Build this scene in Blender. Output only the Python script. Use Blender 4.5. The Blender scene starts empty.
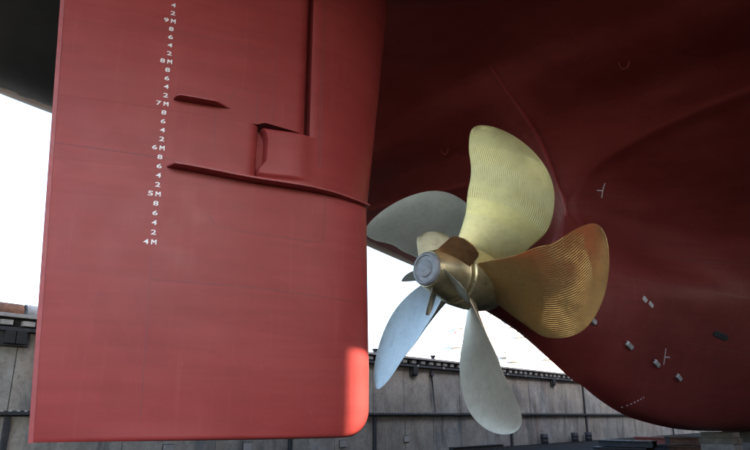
import bpy, bmesh, math, random
from mathutils import Vector, Matrix
from mathutils.bvhtree import BVHTree
random.seed(7)
sc = bpy.context.scene
COL = sc.collection
rad = math.radians
# ------------------------------------------------------------------ camera, sky, sun, exposure
cam_d = bpy.data.cameras.new("camera"); cam = bpy.data.objects.new("camera", cam_d); COL.objects.link(cam)
cam.location = (0, 0, 0); cam.rotation_euler = (rad(90 + 16.8), 0, 0)
cam_d.sensor_width = 36; cam_d.lens = 36 * 630 / 750; cam_d.clip_start = 0.1; cam_d.clip_end = 6000
sc.camera = cam
SUN_AZ, SUN_EL = 134.0, 34.8
GAP = 3.2  # width of the sunlit slot between the two added quay blocks
w = bpy.data.worlds.new("World"); sc.world = w; w.use_nodes = True
nt = w.node_tree; nt.nodes.clear()
sky = nt.nodes.new("ShaderNodeTexSky"); sky.sky_type = 'NISHITA'; sky.sun_disc = False
sky.sun_elevation = rad(SUN_EL); sky.sun_rotation = rad(SUN_AZ); sky.dust_density = 2.5; sky.air_density = 1.0
bg = nt.nodes.new("ShaderNodeBackground"); bg.inputs[1].default_value = 0.15
wo = nt.nodes.new("ShaderNodeOutputWorld")
nt.links.new(sky.outputs[0], bg.inputs[0]); nt.links.new(bg.outputs[0], wo.inputs[0])
sd = bpy.data.lights.new("sun", 'SUN'); sd.energy = 5.0; sd.angle = rad(0.53); sd.color = (1, 0.95, 0.86)
sd.color = (1, .88, .70)
so = bpy.data.objects.new("sun", sd); COL.objects.link(so)
sdir = Vector((math.sin(rad(SUN_AZ)) * math.cos(rad(SUN_EL)), math.cos(rad(SUN_AZ)) * math.cos(rad(SUN_EL)), math.sin(rad(SUN_EL))))
so.rotation_euler = sdir.to_track_quat('Z', 'Y').to_euler()
sc.view_settings.view_transform = 'Standard'; sc.view_settings.look = 'None'
sc.view_settings.exposure = 2.35; sc.view_settings.gamma = 1.0
sc.cycles.max_bounces = 10; sc.cycles.diffuse_bounces = 6
sc.cycles.use_denoising = True

# ------------------------------------------------------------------ helpers
def new_obj(name, me, mat=None, parent=None, label=None, cat=None, group=None, kind=None):
    o = bpy.data.objects.new(name, me); COL.objects.link(o)
    if mat is not None and me is not None:
        me.materials.clear(); me.materials.append(mat)
    if parent is not None: o.parent = parent
    tag(o, label, cat, group, kind); return o
def tag(o, label=None, cat=None, group=None, kind=None):
    if label: o["label"] = label
    if cat: o["category"] = cat
    if group: o["group"] = group
    if kind: o["kind"] = kind
    return o
def empty(name, loc=(0, 0, 0), **k):
    o = bpy.data.objects.new(name, None); COL.objects.link(o); o.location = loc; tag(o, **k); return o
def mesh(verts, faces, smooth=False, uvs=None, name="mesh"):
    me = bpy.data.meshes.new(name); me.from_pydata([tuple(v) for v in verts], [], faces); me.validate(); me.update()
    if uvs:
        uv = me.uv_layers.new(name="UVMap")
        for l in me.loops: uv.data[l.index].uv = uvs[l.vertex_index]
    if smooth:
        for p in me.polygons: p.use_smooth = True
    return me
def sharp(me, ang=35):
    bm = bmesh.new(); bm.from_mesh(me)
    bmesh.ops.recalc_face_normals(bm, faces=bm.faces)
    for e in bm.edges:
        if len(e.link_faces) == 2 and e.calc_face_angle(0) > rad(ang): e.smooth = False
    bm.to_mesh(me); bm.free()
    for p in me.polygons: p.use_smooth = True
    return me
def grid_faces(nr, nc, closed=False, flip=False, off=0):
    f = []
    for i in range(nr - 1):
        for j in range(nc if closed else nc - 1):
            a = off + i * nc + j; b = off + i * nc + (j + 1) % nc; c = b + nc; d = a + nc
            f.append((a, b, c, d) if not flip else (d, c, b, a))
    return f
def box_geo(V, Fc, c, s, X=Vector((1, 0, 0)), Y=Vector((0, 1, 0)), Z=Vector((0, 0, 1)), bev=0):
    c = Vector(c); n = len(V)
    for dz in (-1, 1):
        for dx, dy in ((-1, -1), (1, -1), (1, 1), (-1, 1)):
            V.append(c + X * (dx * s[0] / 2) + Y * (dy * s[1] / 2) + Z * (dz * s[2] / 2))
    Fc += [tuple(n + k for k in q) for q in ((3, 2, 1, 0), (4, 5, 6, 7), (0, 1, 5, 4), (1, 2, 6, 5), (2, 3, 7, 6), (3, 0, 4, 7))]
def boxes(name, lst, mat, parent=None, X=Vector((1, 0, 0)), Y=Vector((0, 1, 0)), bevel=0, **k):
    V, Fc = [], []
    for c, s in lst: box_geo(V, Fc, c, s, X, Y)
    me = mesh(V, Fc)
    bm = bmesh.new(); bm.from_mesh(me); bmesh.ops.recalc_face_normals(bm, faces=bm.faces)
    if bevel: bmesh.ops.bevel(bm, geom=bm.edges[:], offset=bevel, segments=1, affect='EDGES')
    bm.to_mesh(me); bm.free()
    return new_obj(name, me, mat, parent, **k)
def tube_geo(V, Fc, pts, r, n=8):
    pts = [Vector(p) for p in pts]; base = len(V)
    for i, p in enumerate(pts):
        d = (pts[min(i + 1, len(pts) - 1)] - pts[max(i - 1, 0)]).normalized()
        a = d.orthogonal().normalized() if abs(d.z) > .9 else Vector((0, 0, 1)).cross(d).normalized()
        b = d.cross(a)
        rr = r[i] if isinstance(r, (list, tuple)) else r
        for k in range(n):
            t = 2 * math.pi * k / n; V.append(p + a * math.cos(t) * rr + b * math.sin(t) * rr)
    Fc += grid_faces(len(pts), n, True, off=base)
    Fc.append(tuple(base + k for k in range(n))); Fc.append(tuple(base + (len(pts) - 1) * n + k for k in reversed(range(n))))
def interp(x, xs, ys):
    if x <= xs[0]: return ys[0]
    for i in range(len(xs) - 1):
        if x <= xs[i + 1]:
            t = (x - xs[i]) / (xs[i + 1] - xs[i]); return ys[i] * (1 - t) + ys[i + 1] * t
    return ys[-1]
def smooth_interp(x, xs, ys):            # monotone-ish cubic (Catmull-Rom)
    n = len(xs)
    if x <= xs[0]: return ys[0]
    if x >= xs[-1]: return ys[-1]
    i = max(k for k in range(n - 1) if xs[k] <= x)
    h = xs[i + 1] - xs[i]; t = (x - xs[i]) / h
    d = (ys[i + 1] - ys[i]) / h
    def sl(k):
        if k == 0 or k == n - 1: return (ys[min(k + 1, n - 1)] - ys[max(k - 1, 0)]) / (xs[min(k + 1, n - 1)] - xs[max(k - 1, 0)])
        a = (ys[k] - ys[k - 1]) / (xs[k] - xs[k - 1]); b = (ys[k + 1] - ys[k]) / (xs[k + 1] - xs[k])
        return 0 if a * b <= 0 else 2 * a * b / (a + b)
    m0, m1 = sl(i) * h, sl(i + 1) * h
    return (2*t**3-3*t*t+1)*ys[i] + (t**3-2*t*t+t)*m0 + (-2*t**3+3*t*t)*ys[i+1] + (t**3-t*t)*m1

# ------------------------------------------------------------------ materials
class NT:
    def __init__(s, name):
        s.m = bpy.data.materials.new(name); s.m.use_nodes = True; s.t = s.m.node_tree; s.t.nodes.clear()
        s.out = s.n("ShaderNodeOutputMaterial"); s.b = s.n("ShaderNodeBsdfPrincipled"); s.l(s.b.outputs[0], s.out.inputs[0])
    def n(s, k, **a):
        x = s.t.nodes.new(k)
        for q, v in a.items(): setattr(x, q, v)
        return x
    def l(s, a, b): s.t.links.new(a, b)
    def coord(s, kind="Object", scale=(1, 1, 1), rot=(0, 0, 0)):
        c = s.n("ShaderNodeTexCoord"); m = s.n("ShaderNodeMapping"); s.l(c.outputs[kind], m.inputs[0])
        m.inputs["Scale"].default_value = scale; m.inputs["Rotation"].default_value = rot; return m.outputs[0]
    def noise(s, vec, sc_=1, det=5, rough=.6, dist=0):
        x = s.n("ShaderNodeTexNoise"); s.l(vec, x.inputs["Vector"]); x.inputs["Scale"].default_value = sc_
        x.inputs["Detail"].default_value = det; x.inputs["Roughness"].default_value = rough; x.inputs["Distortion"].default_value = dist
        return x.outputs[0]
    def ramp(s, f, stops):
        r = s.n("ShaderNodeValToRGB"); e = r.color_ramp.elements
        while len(e) < len(stops): e.new(.5)
        for k, (p, c) in enumerate(stops):
            e[k].position = p; e[k].color = (*c, 1) if isinstance(c, tuple) else (c, c, c, 1)
        s.l(f, r.inputs[0]); return r.outputs[0]
    def mix(s, f, a, b, mode='MIX'):
        x = s.n("ShaderNodeMix", data_type='RGBA', blend_type=mode)
        for i, v in ((0, f), (6, a), (7, b)):
            if hasattr(v, "is_linked"): s.l(v, x.inputs[i])
            else: x.inputs[i].default_value = v if i == 0 else (*v, 1)
        return x.outputs[2]
    def math(s, op, a, b=0.0):
        x = s.n("ShaderNodeMath", operation=op)
        for i, v in ((0, a), (1, b)):
            if hasattr(v, "is_linked"): s.l(v, x.inputs[i])
            else: x.inputs[i].default_value = v
        return x.outputs[0]
    def bump(s, h, strength=.3, dist=.02, prev=None):
        x = s.n("ShaderNodeBump"); x.inputs["Strength"].default_value = strength; x.inputs["Distance"].default_value = dist
        s.l(h, x.inputs["Height"])
        if prev is not None: s.l(prev, x.inputs["Normal"])
        s.l(x.outputs[0], s.b.inputs["Normal"]); return x.outputs[0]
    def set(s, **k):
        for a, v in k.items():
            i = s.b.inputs[a.replace("_", " ")]
            if hasattr(v, "is_linked"): s.l(v, i)
            else: i.default_value = (*v, 1) if isinstance(v, tuple) else v
        return s.m

def simple(name, col, rough=.6, metal=0, var=.25, scale=3, bump=.15, dist=.01):
    t = NT(name); v = t.coord(); f = t.noise(v, scale, 6)
    a = tuple(c * (1 - var) for c in col); b = tuple(min(1, c * (1 + var)) for c in col)
    t.set(Base_Color=t.ramp(f, [(.3, a), (.7, b)]), Roughness=t.ramp(t.noise(v, scale * 2.3, 4), [(.3, max(.05, rough - .12)), (.7, min(1, rough + .12))]), Metallic=metal)
    if bump: t.bump(t.noise(v, scale * 6, 6), bump, dist)
    return t.m

def paint(name, base, alt, rough=.42, spec=.5):
    """antifouling paint with roller bands, faint streaks and dull patches"""
    t = NT(name); v = t.coord()
    big = t.noise(v, .55, 5, .55, .4)
    c = t.mix(t.ramp(big, [(.35, 0.0), (.7, 1.0)]), base, alt)
    band = t.noise(t.coord(scale=(.35, .35, 5.0)), 1.0, 3, .5)
    c = t.mix(t.ramp(band, [(.42, 0.0), (.62, .35)]), c, tuple(x * .82 for x in base))
    streak = t.noise(t.coord(scale=(6, 6, .35)), 1.0, 4, .6)
    c = t.mix(t.ramp(streak, [(.56, 0.0), (.8, .3)]), c, tuple(min(1, x * 1.25 + .02) for x in alt))
    patch = t.noise(t.coord(scale=(.7, .7, 1.1), rot=(0, .3, .5)), .9, 2, .4, 1.2)
    c = t.mix(t.ramp(patch, [(.575, 0.0), (.59, .22)]), c, tuple(x * .8 for x in base))
    scuff = t.noise(t.coord(scale=(5, 5, 1.2), rot=(.2, .4, 0)), 3.0, 3, .75)
    c = t.mix(t.ramp(scuff, [(.68, 0.0), (.72, .25)]), c, tuple(min(1, x * 1.2 + .06) for x in alt))
    fine = t.noise(v, 28, 4, .7)
    c = t.mix(t.ramp(fine, [(.62, 0.0), (.75, .22)]), c, tuple(x * .6 for x in base))
    r = t.ramp(t.noise(v, 1.7, 5), [(.3, rough - .03), (.7, rough + .06)])
    t.set(Base_Color=c, Roughness=r); t.b.inputs["Specular IOR Level"].default_value = spec
    b = t.bump(t.noise(t.coord(scale=(.8, .8, 1.3)), 1.1, 2, .4), .27, .05)
    t.bump(t.noise(v, 45, 4, .6), .12, .004, b)
    return t
M = {}
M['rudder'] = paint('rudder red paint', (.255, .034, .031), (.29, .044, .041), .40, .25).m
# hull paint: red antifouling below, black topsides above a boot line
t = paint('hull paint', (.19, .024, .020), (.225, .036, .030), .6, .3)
src = t.b.inputs["Base Color"].links[0].from_socket
g = t.n("ShaderNodeNewGeometry"); sp = t.n("ShaderNodeSeparateXYZ"); t.l(g.outputs["Position"], sp.inputs[0])
shp = t.math('ADD', t.math('MULTIPLY', sp.outputs[0], .725), t.math('MULTIPLY', sp.outputs[1], .689)); shp = t.math('ADD', shp, -7.9)
zz = t.math('ADD', sp.outputs[2], t.math('MULTIPLY', t.noise(t.coord(), 2.0, 3), .05))
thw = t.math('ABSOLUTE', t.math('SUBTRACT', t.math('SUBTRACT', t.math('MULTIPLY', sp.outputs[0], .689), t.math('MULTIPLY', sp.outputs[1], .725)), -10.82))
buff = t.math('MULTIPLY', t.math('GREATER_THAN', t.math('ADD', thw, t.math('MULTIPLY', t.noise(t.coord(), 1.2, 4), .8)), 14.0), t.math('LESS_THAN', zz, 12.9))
t.set(Base_Color=t.mix(t.math('GREATER_THAN', t.math('ADD', zz, t.math('MULTIPLY', shp, -.1)), 11.25), src, (.012, .014, .015)))
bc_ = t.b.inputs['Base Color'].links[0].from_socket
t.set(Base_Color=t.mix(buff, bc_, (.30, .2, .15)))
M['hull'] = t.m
M['weld'] = simple('weld bead paint', (.17, .032, .032), .5, 0, .2, 8, .5, .01)
M['darkred'] = simple('flange and edge bar red paint', (.30, .055, .055), .5, 0, .15, 4, .2)  # plain red for the flange, side fin and trailing edge bar
M['white'] = simple('white marking paint', (.78, .76, .76), .6, 0, .08, 12, .1)
M['mark_thin'] = simple('faded white paint', (.6, .56, .55), .6, 0, .15, 12, .1)
M['anode'] = simple('zinc anode', (.52, .51, .5), .5, .3, .2, 14, .4)
M['dark_hole'] = simple('dark opening', (.02, .02, .02), .7)

def bronze(name, base, alt, rough, metal=.85, lines=1.0):
    t = NT(name); uv = t.coord("UV"); ob = t.coord()
    sp = t.n("ShaderNodeSeparateXYZ"); t.l(uv, sp.inputs[0]); q, x = sp.outputs[0], sp.outputs[1]
    nz = t.noise(ob, 1.3, 4)
    # machining bands across the blade: constant-radius arcs with different polish
    qb = t.math('ADD', t.math('MULTIPLY', q, 9.0), t.math('MULTIPLY', nz, .5))
    fl = t.math('FLOOR', qb); wn = t.n("ShaderNodeTexWhiteNoise", noise_dimensions='1D'); t.l(fl, wn.inputs["W"])
    band = wn.outputs[0]
    c = t.mix(t.math('MULTIPLY', band, .5), base, alt)
    c = t.mix(t.ramp(t.noise(ob, 2.2, 6, .65, .5), [(.45, 0.0), (.75, .55)]), c, tuple(k * .72 for k in base))
    c = t.mix(t.ramp(t.noise(t.coord(scale=(1, 1, 1)), 7, 6, .7, .8), [(.5, 0.0), (.68, .5)]), c, tuple(k * .6 + .05 for k in base))
    # ridges left by the cutter run along the blade
    ph = t.math('ADD', t.math('MULTIPLY', x, 2 * math.pi * 42), t.math('ADD', t.math('MULTIPLY', fl, 1.7), t.math('MULTIPLY', q, 24.0)))
    rid = t.math('SINE', t.math('ADD', ph, t.math('MULTIPLY', t.noise(ob, 3, 2), 3.0)))
    wn2 = t.n('ShaderNodeTexWhiteNoise', noise_dimensions='1D'); t.l(t.math('ADD', fl, 37.3), wn2.inputs['W'])
    amp = t.math('MULTIPLY', t.ramp(t.noise(ob, .9, 3), [(.38, .1), (.6, 1.0)]), t.ramp(wn2.outputs[0], [(.2, .25), (.6, 1.0)]))
    ridm = t.math('MULTIPLY', t.math('MULTIPLY', rid, amp), lines)
    c = t.mix(t.math('MULTIPLY', t.math('MAXIMUM', ridm, 0.0), .34), c, tuple(k * .55 for k in base))
    t.set(Base_Color=c, Metallic=metal, Roughness=t.math('ADD', t.math('MULTIPLY', band, .04), rough + .04))
    b = t.bump(ridm, .5, .006)
    b = t.bump(t.noise(ob, 5, 6, .6), .18, .02, b)
    t.bump(band, .12, .01, b)
    return t.m
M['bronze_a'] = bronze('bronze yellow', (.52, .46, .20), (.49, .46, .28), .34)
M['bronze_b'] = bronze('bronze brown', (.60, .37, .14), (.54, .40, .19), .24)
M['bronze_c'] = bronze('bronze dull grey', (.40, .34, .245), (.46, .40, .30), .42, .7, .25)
M['bronze_d'] = bronze('bronze pale grey', (.42, .44, .40), (.50, .52, .48), .42, .7, .15)  # pale grey base tint of the lower left blade
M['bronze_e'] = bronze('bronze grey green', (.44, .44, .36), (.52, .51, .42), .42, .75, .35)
M['hub'] = simple('hub bronze', (.52, .45, .27), .36, .85, .25, 3, .25, .01)
M['cap'] = simple('cap end patina', (.27, .28, .29), .6, .4, .25, 6, .4, .01)
M['fin_pale'] = simple('cap fin pale bronze', (.62, .58, .38), .4, .8, .15, 5, .2)
M['fin_brown'] = simple('cap fin brown bronze', (.36, .2, .1), .42, .8, .25, 5, .2)

def wall_mat(name, base, seed):
    t = NT(name); ob = t.coord()
    m = t.coord(scale=(.35, .35, .35))
    c = t.mix(t.ramp(t.noise(m, 1.4, 6, .6), [(.35, 0.0), (.68, 1.0)]), tuple(k * .72 for k in base), tuple(k * 1.15 for k in base))
    st = t.noise(t.coord(scale=(.55, .55, .13)), 1.0 + seed * .07, 6, .65, .2)
    c = t.mix(t.ramp(st, [(.5, 0.0), (.66, .8)]), c, (.10, .10, .095))
    st2 = t.noise(t.coord(scale=(.45, .45, .2), rot=(0, 0, 1 + seed)), 1.0, 5, .6, .3)
    c = t.mix(t.ramp(st2, [(.56, 0.0), (.7, .45)]), c, (.24, .15, .105))
    st3 = t.noise(t.coord(scale=(.7, .7, .4), rot=(0, 0, 2.2 + seed)), 1.1, 5, .6, .3)
    c = t.mix(t.ramp(st3, [(.58, 0.0), (.7, .5)]), c, (.11, .15, .19))
    c = t.mix(t.ramp(t.noise(m, 9, 8, .8), [(.5, 0.0), (.62, .5)]), c, (.12, .115, .105))
    c = t.mix(t.ramp(t.noise(ob, 9, 6, .75), [(.55, 0.0), (.75, .35)]), c, (.06, .06, .058))
    t.set(Base_Color=c, Roughness=.85); t.bump(t.noise(ob, 5, 8, .7), .6, .04); return t.m
M['wall'] = [wall_mat('dock wall concrete %s' % n, b, i) for i, (n, b) in enumerate((('grey', (.34, .325, .285)), ('buff', (.35, .325, .275)), ('pale', (.33, .32, .29)), ('warm', (.35, .32, .27))))]
M['wall_core'] = simple('old concrete', (.2, .195, .18), .9, 0, .3, 1.5, .5, .03)
M['oldwall'] = simple('dark stained concrete', (.12, .105, .09), .9, 0, .3, 1.5, .5, .03)
M['coping'] = simple('coping concrete', (.34, .33, .31), .85, 0, .25, 2, .4, .02)
M['dark_steel'] = simple('dark weathered steel', (.045, .045, .05), .6, .3, .35, 5, .3)
M['rust'] = simple('rusty steel', (.16, .075, .045), .8, .2, .4, 4, .5, .02)
M['floor'] = simple('dock floor concrete', (.02, .019, .017), .97, 0, .3, .5, .4, .03)
M['quay'] = simple('quay concrete', (.13, .125, .12), .85, 0, .2, .1, .3, .03)
M['timber'] = simple('keel block timber', (.11, .09, .065), .8, 0, .35, 5, .5, .02)
M['block'] = simple('keel block concrete', (.15, .14, .125), .85, 0, .3, 3, .5, .02)
M['redsteel'] = simple('red oxide steel', (.30, .07, .05), .6, 0, .3, 4, .3)
M['house'] = simple('house plaster', (.8, .78, .76), .8, 0, .1, .2, .1)
M['tile'] = simple('roof tiles', (.72, .45, .38), .8, 0, .3, .6, .3)
M['hill'] = simple('dry hillside', (.62, .6, .55), .9, 0, .2, .02, .3)
M['blocker'] = simple('shed cladding', (.62, .63, .65), .6, 0, .1, .3, .1)  # cladding of the added, unseen blocks that shade the stern
M['glass'] = simple('window glass', (.06, .07, .08), .15, 0, .1, 1, 0)
M['rubber'] = simple('black rubber', (.02, .02, .02), .85, 0, .2, 6, .3)

M['floor'].node_tree.nodes['Principled BSDF'].inputs['Specular IOR Level'].default_value = .08
# ------------------------------------------------------------------ frames
AZ = rad(46.46)
F = Vector((math.sin(AZ), math.cos(AZ), 0)); S = Vector((math.cos(AZ), -math.sin(AZ), 0)); UP = Vector((0, 0, 1))
ST = Vector((-1.72, 13.29, 0))                       # rudder stock on the ship's centreline
def ship(s, t, z): return ST + F * s + S * t + UP * z
WAZ = rad(41.3)
WD = Vector((math.sin(WAZ), math.cos(WAZ), 0)); WN = Vector((math.cos(WAZ), -math.sin(WAZ), 0)); WO = Vector((0, 56, 0))
def wall(a, n, z): return WO + WD * a + WN * n + UP * z
FLOOR_Z, QUAY_Z = -3.2, 5.2

# ------------------------------------------------------------------ ground
def sheet(name, pts, mat, kind='structure'):
    return new_obj(name, mesh(pts, [tuple(range(len(pts)))]), mat, kind=kind)
sheet('dock_floor', [wall(-130, -1, FLOOR_Z), wall(-130, 54, FLOOR_Z), wall(230, 54, FLOOR_Z), wall(230, -1, FLOOR_Z)], M['floor'])
ground_me_pts = []
sheet('ground', [wall(-2500, -2500, QUAY_Z - .02), wall(-2500, -.6, QUAY_Z - .02), wall(3000, -.6, QUAY_Z - .02), wall(3000, -2500, QUAY_Z - .02)], M['quay'])
sheet('quay_ground', [wall(-2500, 54, QUAY_Z - .02), wall(-2500, 2500, QUAY_Z - .02), wall(3000, 2500, QUAY_Z - .02), wall(3000, 54, QUAY_Z - .02)], M['quay'])
sheet('head_ground', [wall(231, -.6, QUAY_Z - .02), wall(231, 54, QUAY_Z - .02), wall(3000, 54, QUAY_Z - .02), wall(3000, -.6, QUAY_Z - .02)], M['quay'])
# water outside the dock gate
tw = NT('harbour water'); tw.set(Base_Color=(.02, .05, .06), Roughness=.12); tw.bump(tw.noise(tw.coord(), .6, 5), .5, .1)
sheet('harbour_water', [wall(-2500, 0, .5), wall(-2500, 54, .5), wall(-131, 54, .5), wall(-131, 0, .5)], tw.m)
# hillside beyond the port quay
def hill_h(x, y):
    d = math.hypot((x - 150) / 190, (y - 560) / 190)
    return 5.2 + 95 * math.exp(-d * d * 1.6) + 3 * math.sin(x * .03) * math.cos(y * .025) * math.exp(-d * d)
V = []
n = 44
for i in range(n):
    for j in range(n):
        x = -150 + 620 * i / (n - 1); y = 280 + 560 * j / (n - 1); V.append((x, y, hill_h(x, y) - .4))
new_obj('hillside', mesh(V, grid_faces(n, n), True), M['hill'], kind='structure')

# ------------------------------------------------------------------ dry dock port wall
LED = .1
dw = empty('dock_wall', wall(0, 0, FLOOR_Z), label='grey stained concrete dry dock wall with a dark gallery along its top', cat='dock wall')
def wp(name, me, mat, **k):
    o = new_obj(name, me, mat, **k); o.parent = dw; o.matrix_parent_inverse = Matrix.Translation(-dw.location); return o
def wboxes(name, lst, mat, bevel=0, **k):
    o = boxes(name, [(wall(*c), s) for c, s in lst], mat, X=WD, Y=WN, bevel=bevel, **k)
    o.parent = dw; o.matrix_parent_inverse = Matrix.Translation(-dw.location); return o
wboxes('wall_core', [((50, -.55, (FLOOR_Z + QUAY_Z) / 2 - .1), (360, .7, QUAY_Z - FLOOR_Z - .2))], M['wall_core'])
a = -62.0
strips = [-29.0, -9.6, -.25, 22.5, 42.4, 77.8]
joints = [-62, -55.5, -49, -42.5, -36, -29, -22.5, -16, -9.6, -4.9, -.25, 4.0, 8.2, 12.9, 17.6, 22.5, 27.4, 32.4, 37.4, 42.4, 48, 54, 60, 66, 72, 77.8, 84, 91, 98, 106, 114, 122, 130]
for i in range(len(joints) - 1):
    a0, a1 = joints[i], joints[i + 1]
    off = random.uniform(-.012, .012)
    wboxes('wall_panel', [(((a0 + a1) / 2, -.12 + off, (4.25 + LED + .12) / 2), (a1 - a0 - .05, .24, 4.25 - LED - .12))], random.choice(M['wall']), .012)
    off = random.uniform(-.012, .012)
    wboxes('wall_panel', [(((a0 + a1) / 2, -.07 + off, (FLOOR_Z + LED - .14) / 2), (a1 - a0 - .05, .30, LED - .14 - FLOOR_Z))], random.choice(M['wall']), .012)
for x in strips:
    wboxes('fender_strip', [((x, .17, (FLOOR_Z + LED - .2) / 2), (.3, .24, LED - .2 - FLOOR_Z))], M['dark_steel'], .02)
for x in (42.4, 77.8, -9.6):
    wboxes('fender_strip', [((x, .11, 2.2), (.26, .2, 4.0))], M['dark_steel'], .02)
# ledge
V, Fc = [], []
for k in range(5):
    pass
wboxes('ledge', [((34, .17, LED - .01), (194, .5, .17))], M['dark_steel'], .02)
V, Fc = [], []
for k in range(150):
    x = -45 + k * .42 + random.uniform(-.05, .05)
    if -45 < x < 12: box_geo(V, Fc, wall(x, .36, LED + .12), (.12, .1, .08), WD, WN)
wp('ledge_bolts', mesh(V, Fc), M['coping'], kind='stuff')
# top gallery: back plate, brackets, coping, dark lower beam
wboxes('gallery_back', [((34, -.1, 4.72), (194, .2, .5))], M['dark_steel'])
wboxes('gallery_beam', [((34, .12, 4.38), (194, .55, .2))], M['dark_steel'], .02)
x = -60; k = 0
while x < 128:
    wboxes('gallery_bracket', [((x, .2, 4.72), (.62, .38, .28))], M['coping'] if x < -12 else M['wall_core'], .02); x += 1.25 + .15 * math.sin(k); k += 1
wboxes('coping', [((xx + 3, .12, 5.09), (5.96, .75, .2)) for xx in range(-62, 130, 6)][:1], M['coping'], .02)
for xx in range(-56, 130, 6):
    wboxes('coping', [((xx + 3, .12 + random.uniform(-.015, .015), 5.09), (5.94, .75, .2))], M['coping'], .02)
x = -60
while x < 100:
    wboxes('beam_clamp', [((x, .42, 4.4), (.2, .08, .2))], M['coping'], .01); x += 4.1
# things on the wall
def onwall(name, label, cat, group=None): return None
for x, lab in ((5.3, 'square black rubber fender pad on the dock wall right of the lower left blade'), (33.5, 'square black rubber fender pad on the dock wall near the rising keel line'), (-29.3, 'black steel box fixed high on the dock wall at the left edge')):
    e = empty('fender_pad', wall(x, 0, 3.9), label=lab, cat='fender', group='fender pads fixed to the dock wall')
    w_ = 1.3 if x < -20 else .82
    for nm, lst, mt in (('frame', [((x, .12, 3.98), (w_ + .2, .2, .95))], M['dark_steel']), ('pad', [((x - w_ * .22, .32, 3.98), (w_ * .4, .2, .7)), ((x + w_ * .22, .32, 3.98), (w_ * .4, .2, .7))], M['rubber'])):
        o = boxes(nm, [(wall(*c), s) for c, s in lst], mt, X=WD, Y=WN, bevel=.02); o.parent = e; o.matrix_parent_inverse = Matrix.Translation(-e.location)
V, Fc = [], []; tube_geo(V, Fc, [wall(8.1, .12, 3.7), wall(8.3, .12, 2), wall(8.55, .12, .3)], .055)
e = empty('wall_pipe', wall(8.3, 0, .3), label='thin dark standing pipe with a valve wheel on the dock wall', cat='pipe')
o = new_obj('pipe', mesh(V, Fc, True), M['dark_steel'], e); o.matrix_parent_inverse = Matrix.Translation(-e.location)
V, Fc = [], []; tube_geo(V, Fc, [wall(8.08, .03, 3.78), wall(8.08, .28, 3.78)], .24, 12)
o = new_obj('valve_wheel', mesh(V, Fc), M['dark_steel'], e); o.matrix_parent_inverse = Matrix.Translation(-e.location)
for x, z, lab in ((-19.5, -2.0, 'pale plate low on the dock wall below the rudder left part'), (-13.4, -2.05, 'pale plate low on the dock wall under the rudder, near its middle'), (-4.0, -2.15, 'pale plate low on the dock wall under the rudder sunlit corner'), (4.1, -2.0, 'pale plate low on the dock wall right of the rudder')):
    e = empty('marker_plate', wall(x, 0, z), label=lab, cat='plate', group='pale plates low on the dock wall')
    for nm, s_, nn, mt in (('plate', (.72, .06, .5), .13, M['coping']), ('rim', (.8, .04, .58), .105, M['dark_steel'])):
        o = boxes(nm, [(wall(x, nn, z), s_)], mt, X=WD, Y=WN); o.parent = e; o.matrix_parent_inverse = Matrix.Translation(-e.location)
for x, lab in ((29.0, 'leftmost dark drum standing at the foot of the dock wall'), (37.2, 'middle dark drum standing at the foot of the dock wall'), (41.3, 'dark drum at the dock wall foot beside the fender strip')):
    V, Fc = [], []
    prof = [(0, .44), (.05, .46), (.3, .44), (.34, .47), (.38, .44), (.7, .44), (.74, .47), (.78, .44), (1.1, .46), (1.12, .42)]
    for z, r in prof:
        for q in range(16): V.append(wall(x, .75, FLOOR_Z + z) + Vector((math.cos(q * math.pi / 8) * r, math.sin(q * math.pi / 8) * r, 0)))
    Fc += grid_faces(len(prof), 16, True); Fc.append(tuple(range(len(V) - 16, len(V))))
    new_obj('steel_drum', mesh(V, Fc, True), M['dark_steel'], label=lab, cat='drum', group='drums along the foot of the dock wall')
for x in (21.3, 23.2):
    tag(boxes('floor_beam', [(wall(x - 8 + 0, 1.6, FLOOR_Z + .18), (9, .5, .34)), (wall(x - 8, 1.6, FLOOR_Z + .36), (9, .7, .03))], M['dark_steel'], X=WD, Y=WN), 'long dark steel beam lying on the floor at the dock wall' if x < 22 else 'second long steel beam on the floor beside the dock wall', 'beam', 'steel beams on the dock floor') if x < 22 else None
# small bollards on the coping
for x, lab in ((8.4, 'small dark bollard on top of the dock wall between two blades'), (-.1, 'small dark bollard on top of the dock wall beside the rudder'),):
    e = empty('bollard', wall(x, .1, 5.19), label=lab, cat='bollard', group='bollards on the dock wall')
    V, Fc = [], []
    tube_geo(V, Fc, [wall(x, .1, 5.19), wall(x, .1, 5.25), wall(x, .1, 5.4)], [.3, .2, .18], 12)
    o = new_obj('post', mesh(V, Fc, True), M['dark_steel'], e); o.matrix_parent_inverse = Matrix.Translation(-e.location)
    V, Fc = [], []
    tube_geo(V, Fc, [wall(x, .1, 5.4), wall(x, .1, 5.44), wall(x, .1, 5.56)], [.18, .28, .24], 12)
    o = new_obj('head', mesh(V, Fc, True), M['dark_steel'], e); o.matrix_parent_inverse = Matrix.Translation(-e.location)
# pipes stacked on the quay at the far left
V, Fc = [], []
for k in range(9):
    x = -41 + k * 1.85
    V, Fc = [], []; tube_geo(V, Fc, [wall(x, -2.6, QUAY_Z + .5), wall(x + 1.7, -2.7, QUAY_Z + .5)], .5, 16)
    new_obj('pipe_length', mesh(V, Fc, True), M['rust'] if k % 3 == 0 else M['coping'], label='short pale pipe length laid along the quay edge at far left', cat='pipe', group='pipe lengths on the quay')

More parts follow.
